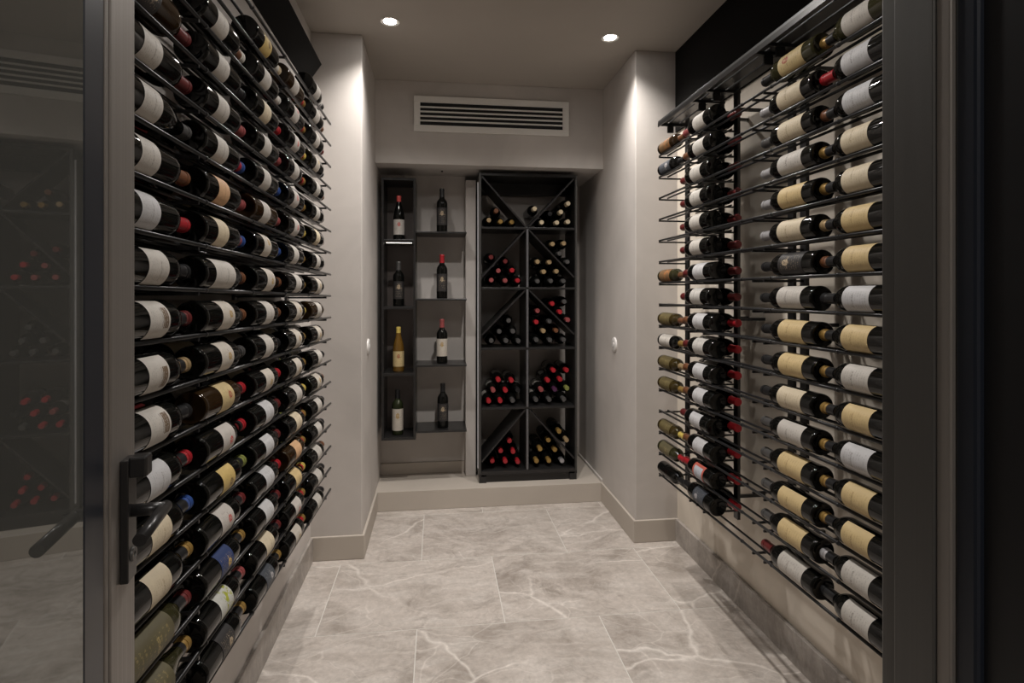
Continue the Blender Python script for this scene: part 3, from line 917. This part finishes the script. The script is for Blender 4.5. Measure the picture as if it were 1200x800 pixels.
DIAG[0] = [diagonal(KX0 + t + .004, zr[0] - .006, XM - .012, cz[0] + .008), diagonal(KX1 - t - .004, zr[0] - .006, XM + .012, cz[0] + .008)]
for k in (1, 2, 4):
    drop = {1: .312, 2: .295, 4: .335}[k]
    DIAG[k] = [diagonal(XM - .014, zr[k] - .018, KX0 + t + .003, zr[k] - .018 - drop), diagonal(XM + .014, zr[k] - .018, KX1 - t - .003, zr[k] - .018 - drop)]
DIAG[3] = []
CELLS = {
    (0, 0): [(574, 257.1, 'tan'), (582.8, 246.9, 'brown'), (589.4, 258, 'gold'), (604, 259, 'gold')],
    (0, 1): [(627.5, 243.5, 'cream'), (636, 258.5, 'cream'), (650.4, 258.8, 'cream'), (664.8, 259, 'cream'), (657, 248.4, 'cream'), (665, 241.6, 'cream'), (642, 248, 'black')],
    (1, 0): [(576, 301, 'maroon'), (591.9, 305.6, 'maroon'), (585, 316.5, 'rose'), (600.4, 315.3, 'red'), (576.6, 328, 'rose'), (592.8, 328.5, 'rose'), (607.5, 328.4, 'red')],
    (1, 1): [(648.8, 285.4, 'tan'), (662, 285.6, 'tan'), (657.5, 295.9, 'grey'), (631.3, 306.5, 'tan'), (645.6, 306.5, 'tan'), (665.3, 306.5, 'grey'), (638.1, 317.5, 'tan'), (653.8, 317.5, 'tan'),
             (631, 328.8, 'grey'), (646.6, 329, 'grey'), (661.6, 329.1, 'grey')],
    (2, 0): [(597.5, 377.1, 'grey'), (585.9, 388.8, 'grey'), (601.5, 388.1, 'grey'), (576.5, 399.6, 'grey'), (593.8, 399.4, 'grey'), (608, 399.4, 'grey')],
    (2, 1): [(648.8, 355.9, 'red'), (661, 356.8, 'grey'), (631.3, 365.0, 'rose'), (657.5, 366.3, 'red'), (630, 377.3, 'red'), (645.3, 376.9, 'grey'), (664.8, 375.6, 'rose'), (637.8, 387.9, 'tan'),
             (652.9, 387.5, 'brown'), (630, 398.6, 'grey'), (645.9, 398.8, 'grey'), (661.6, 398.5, 'grey')],
    (3, 0): [(584.4, 447, 'red'), (599.6, 448, 'red'), (578.8, 458, 'rose'), (592.8, 459.3, 'red'), (574, 470.3, 'red'), (588, 470.3, 'red'), (602, 470, 'grey'), (607, 459, 'black')],
    (3, 1): [(650.4, 437.1, 'red'), (665.3, 435.4, 'red'), (643.5, 446.9, 'red'), (657.8, 446.5, 'red'), (635.9, 457.8, 'rose'), (651.3, 457.5, 'plum'), (665, 455, 'green'), (630, 468.5, 'grey'),
             (645.9, 468.8, 'grey'), (662, 468.5, 'grey')],
    (4, 0): [(598.1, 519, 'red'), (587.8, 530, 'red'), (602.5, 531.3, 'red'), (577.8, 542, 'red'), (593.0, 542, 'red'), (607.4, 542, 'red')],
    (4, 1): [(657.5, 508, 'gold'), (664, 516.8, 'tan'), (644, 517.1, 'gold'), (634.1, 527.5, 'gold'), (651.5, 528.4, 'gold'), (629.8, 541.6, 'gold'), (644.5, 541.6, 'gold'), (660, 541.6, 'silver')],
}
RB = 0.0378
for (k, side), items in CELLS.items():
    pts = [kpt(px, py) for px, py, _ in items]
    xa, xb = (KX0 + t, XM - .010) if side == 0 else (XM + .010, KX1 - t)
    if k == 0:
        xa, xb = KX0 + t, KX1 - t
    zlo = zr[k + 1] + .002 + (0.0 if k < 4 else -.002)
    segs = DIAG[k]
    sgn = []
    for q in pts:
        row = []
        for a, b in segs:
            d = (b - a).normalized()
            nv = Vector((-d.z, 0, d.x))
            row.append(1 if (Vector((q.x, 0, q.z)) - a).dot(nv) > 0 else -1)
        sgn.append(row)
    for it in range(160):
        for m_ in range(len(pts)):
            for n_ in range(m_ + 1, len(pts)):
                dv = pts[n_] - pts[m_]
                dv.y = 0
                L = dv.length
                need = 2 * RB + .0012
                if L < need:
                    s_ = (need - L) / 2 / max(L, 1e-5)
                    pts[m_] -= dv * s_
                    pts[n_] += dv * s_
            for (a, b), s_ in zip(segs, sgn[m_]):
                d = (b - a)
                L = d.length
                d.normalize()
                q = Vector((pts[m_].x, 0, pts[m_].z)) - a
                u_ = q.dot(d)
                if -.02 < u_ < L + .02:
                    nv = Vector((-d.z, 0, d.x))
                    h = q.dot(nv) * s_
                    if h < RB + .0065:
                        pts[m_] += nv * s_ * (RB + .0065 - h)
            pts[m_].x = min(max(pts[m_].x, xa + RB + .001), xb - RB - .001)
            pts[m_].z = max(pts[m_].z, zlo + RB)
    wh = ['topmost', 'second highest', 'middle', 'second lowest', 'lowest'][k]
    sd = 'beside the display shelves' if side == 0 else 'beside the pillar'
    ids = sorted(range(len(pts)), key=lambda n_: pts[n_].z)
    layer, lz0 = {}, None
    for n_ in ids:
        if lz0 is None or pts[n_].z - lz0 > .035:
            layer[n_] = (max(layer.values()) + 1) if layer else 0
            lz0 = pts[n_].z
        else:
            layer[n_] = max(layer.values())
    for n_, ((px, py, cap), q) in enumerate(zip(items, pts)):
        mates = sorted([m_ for m_ in ids if layer[m_] == layer[n_]], key=lambda m_: abs(pts[m_].x - XM))
        ly = ['bottom', 'second', 'third', 'fourth', 'fifth', 'sixth'][layer[n_]]
        pl = ['first', 'second', 'third', 'fourth'][mates.index(n_)]
        w = {'tan': 'tan', 'rose': 'dusty red'}.get(cap, cap)
        lab = 'lab_white' if k in (1, 3) else 'lab_cream' if k == 0 else 'lab_dark'
        bottle('%s-capped bottle, %s crate cell %s, %s layer, %s from centre' % (w, wh, sd, ly, pl), 'bottles lying in the crate rack',
               (q.x, KY0 + .028 + BL + random.uniform(0, .012), q.z), (random.uniform(-.005, .005), -1, 0), (random.uniform(-.5, .5), 0, 1),
               'glass_black', lab, cap, None, 'bordeaux', 'tall')
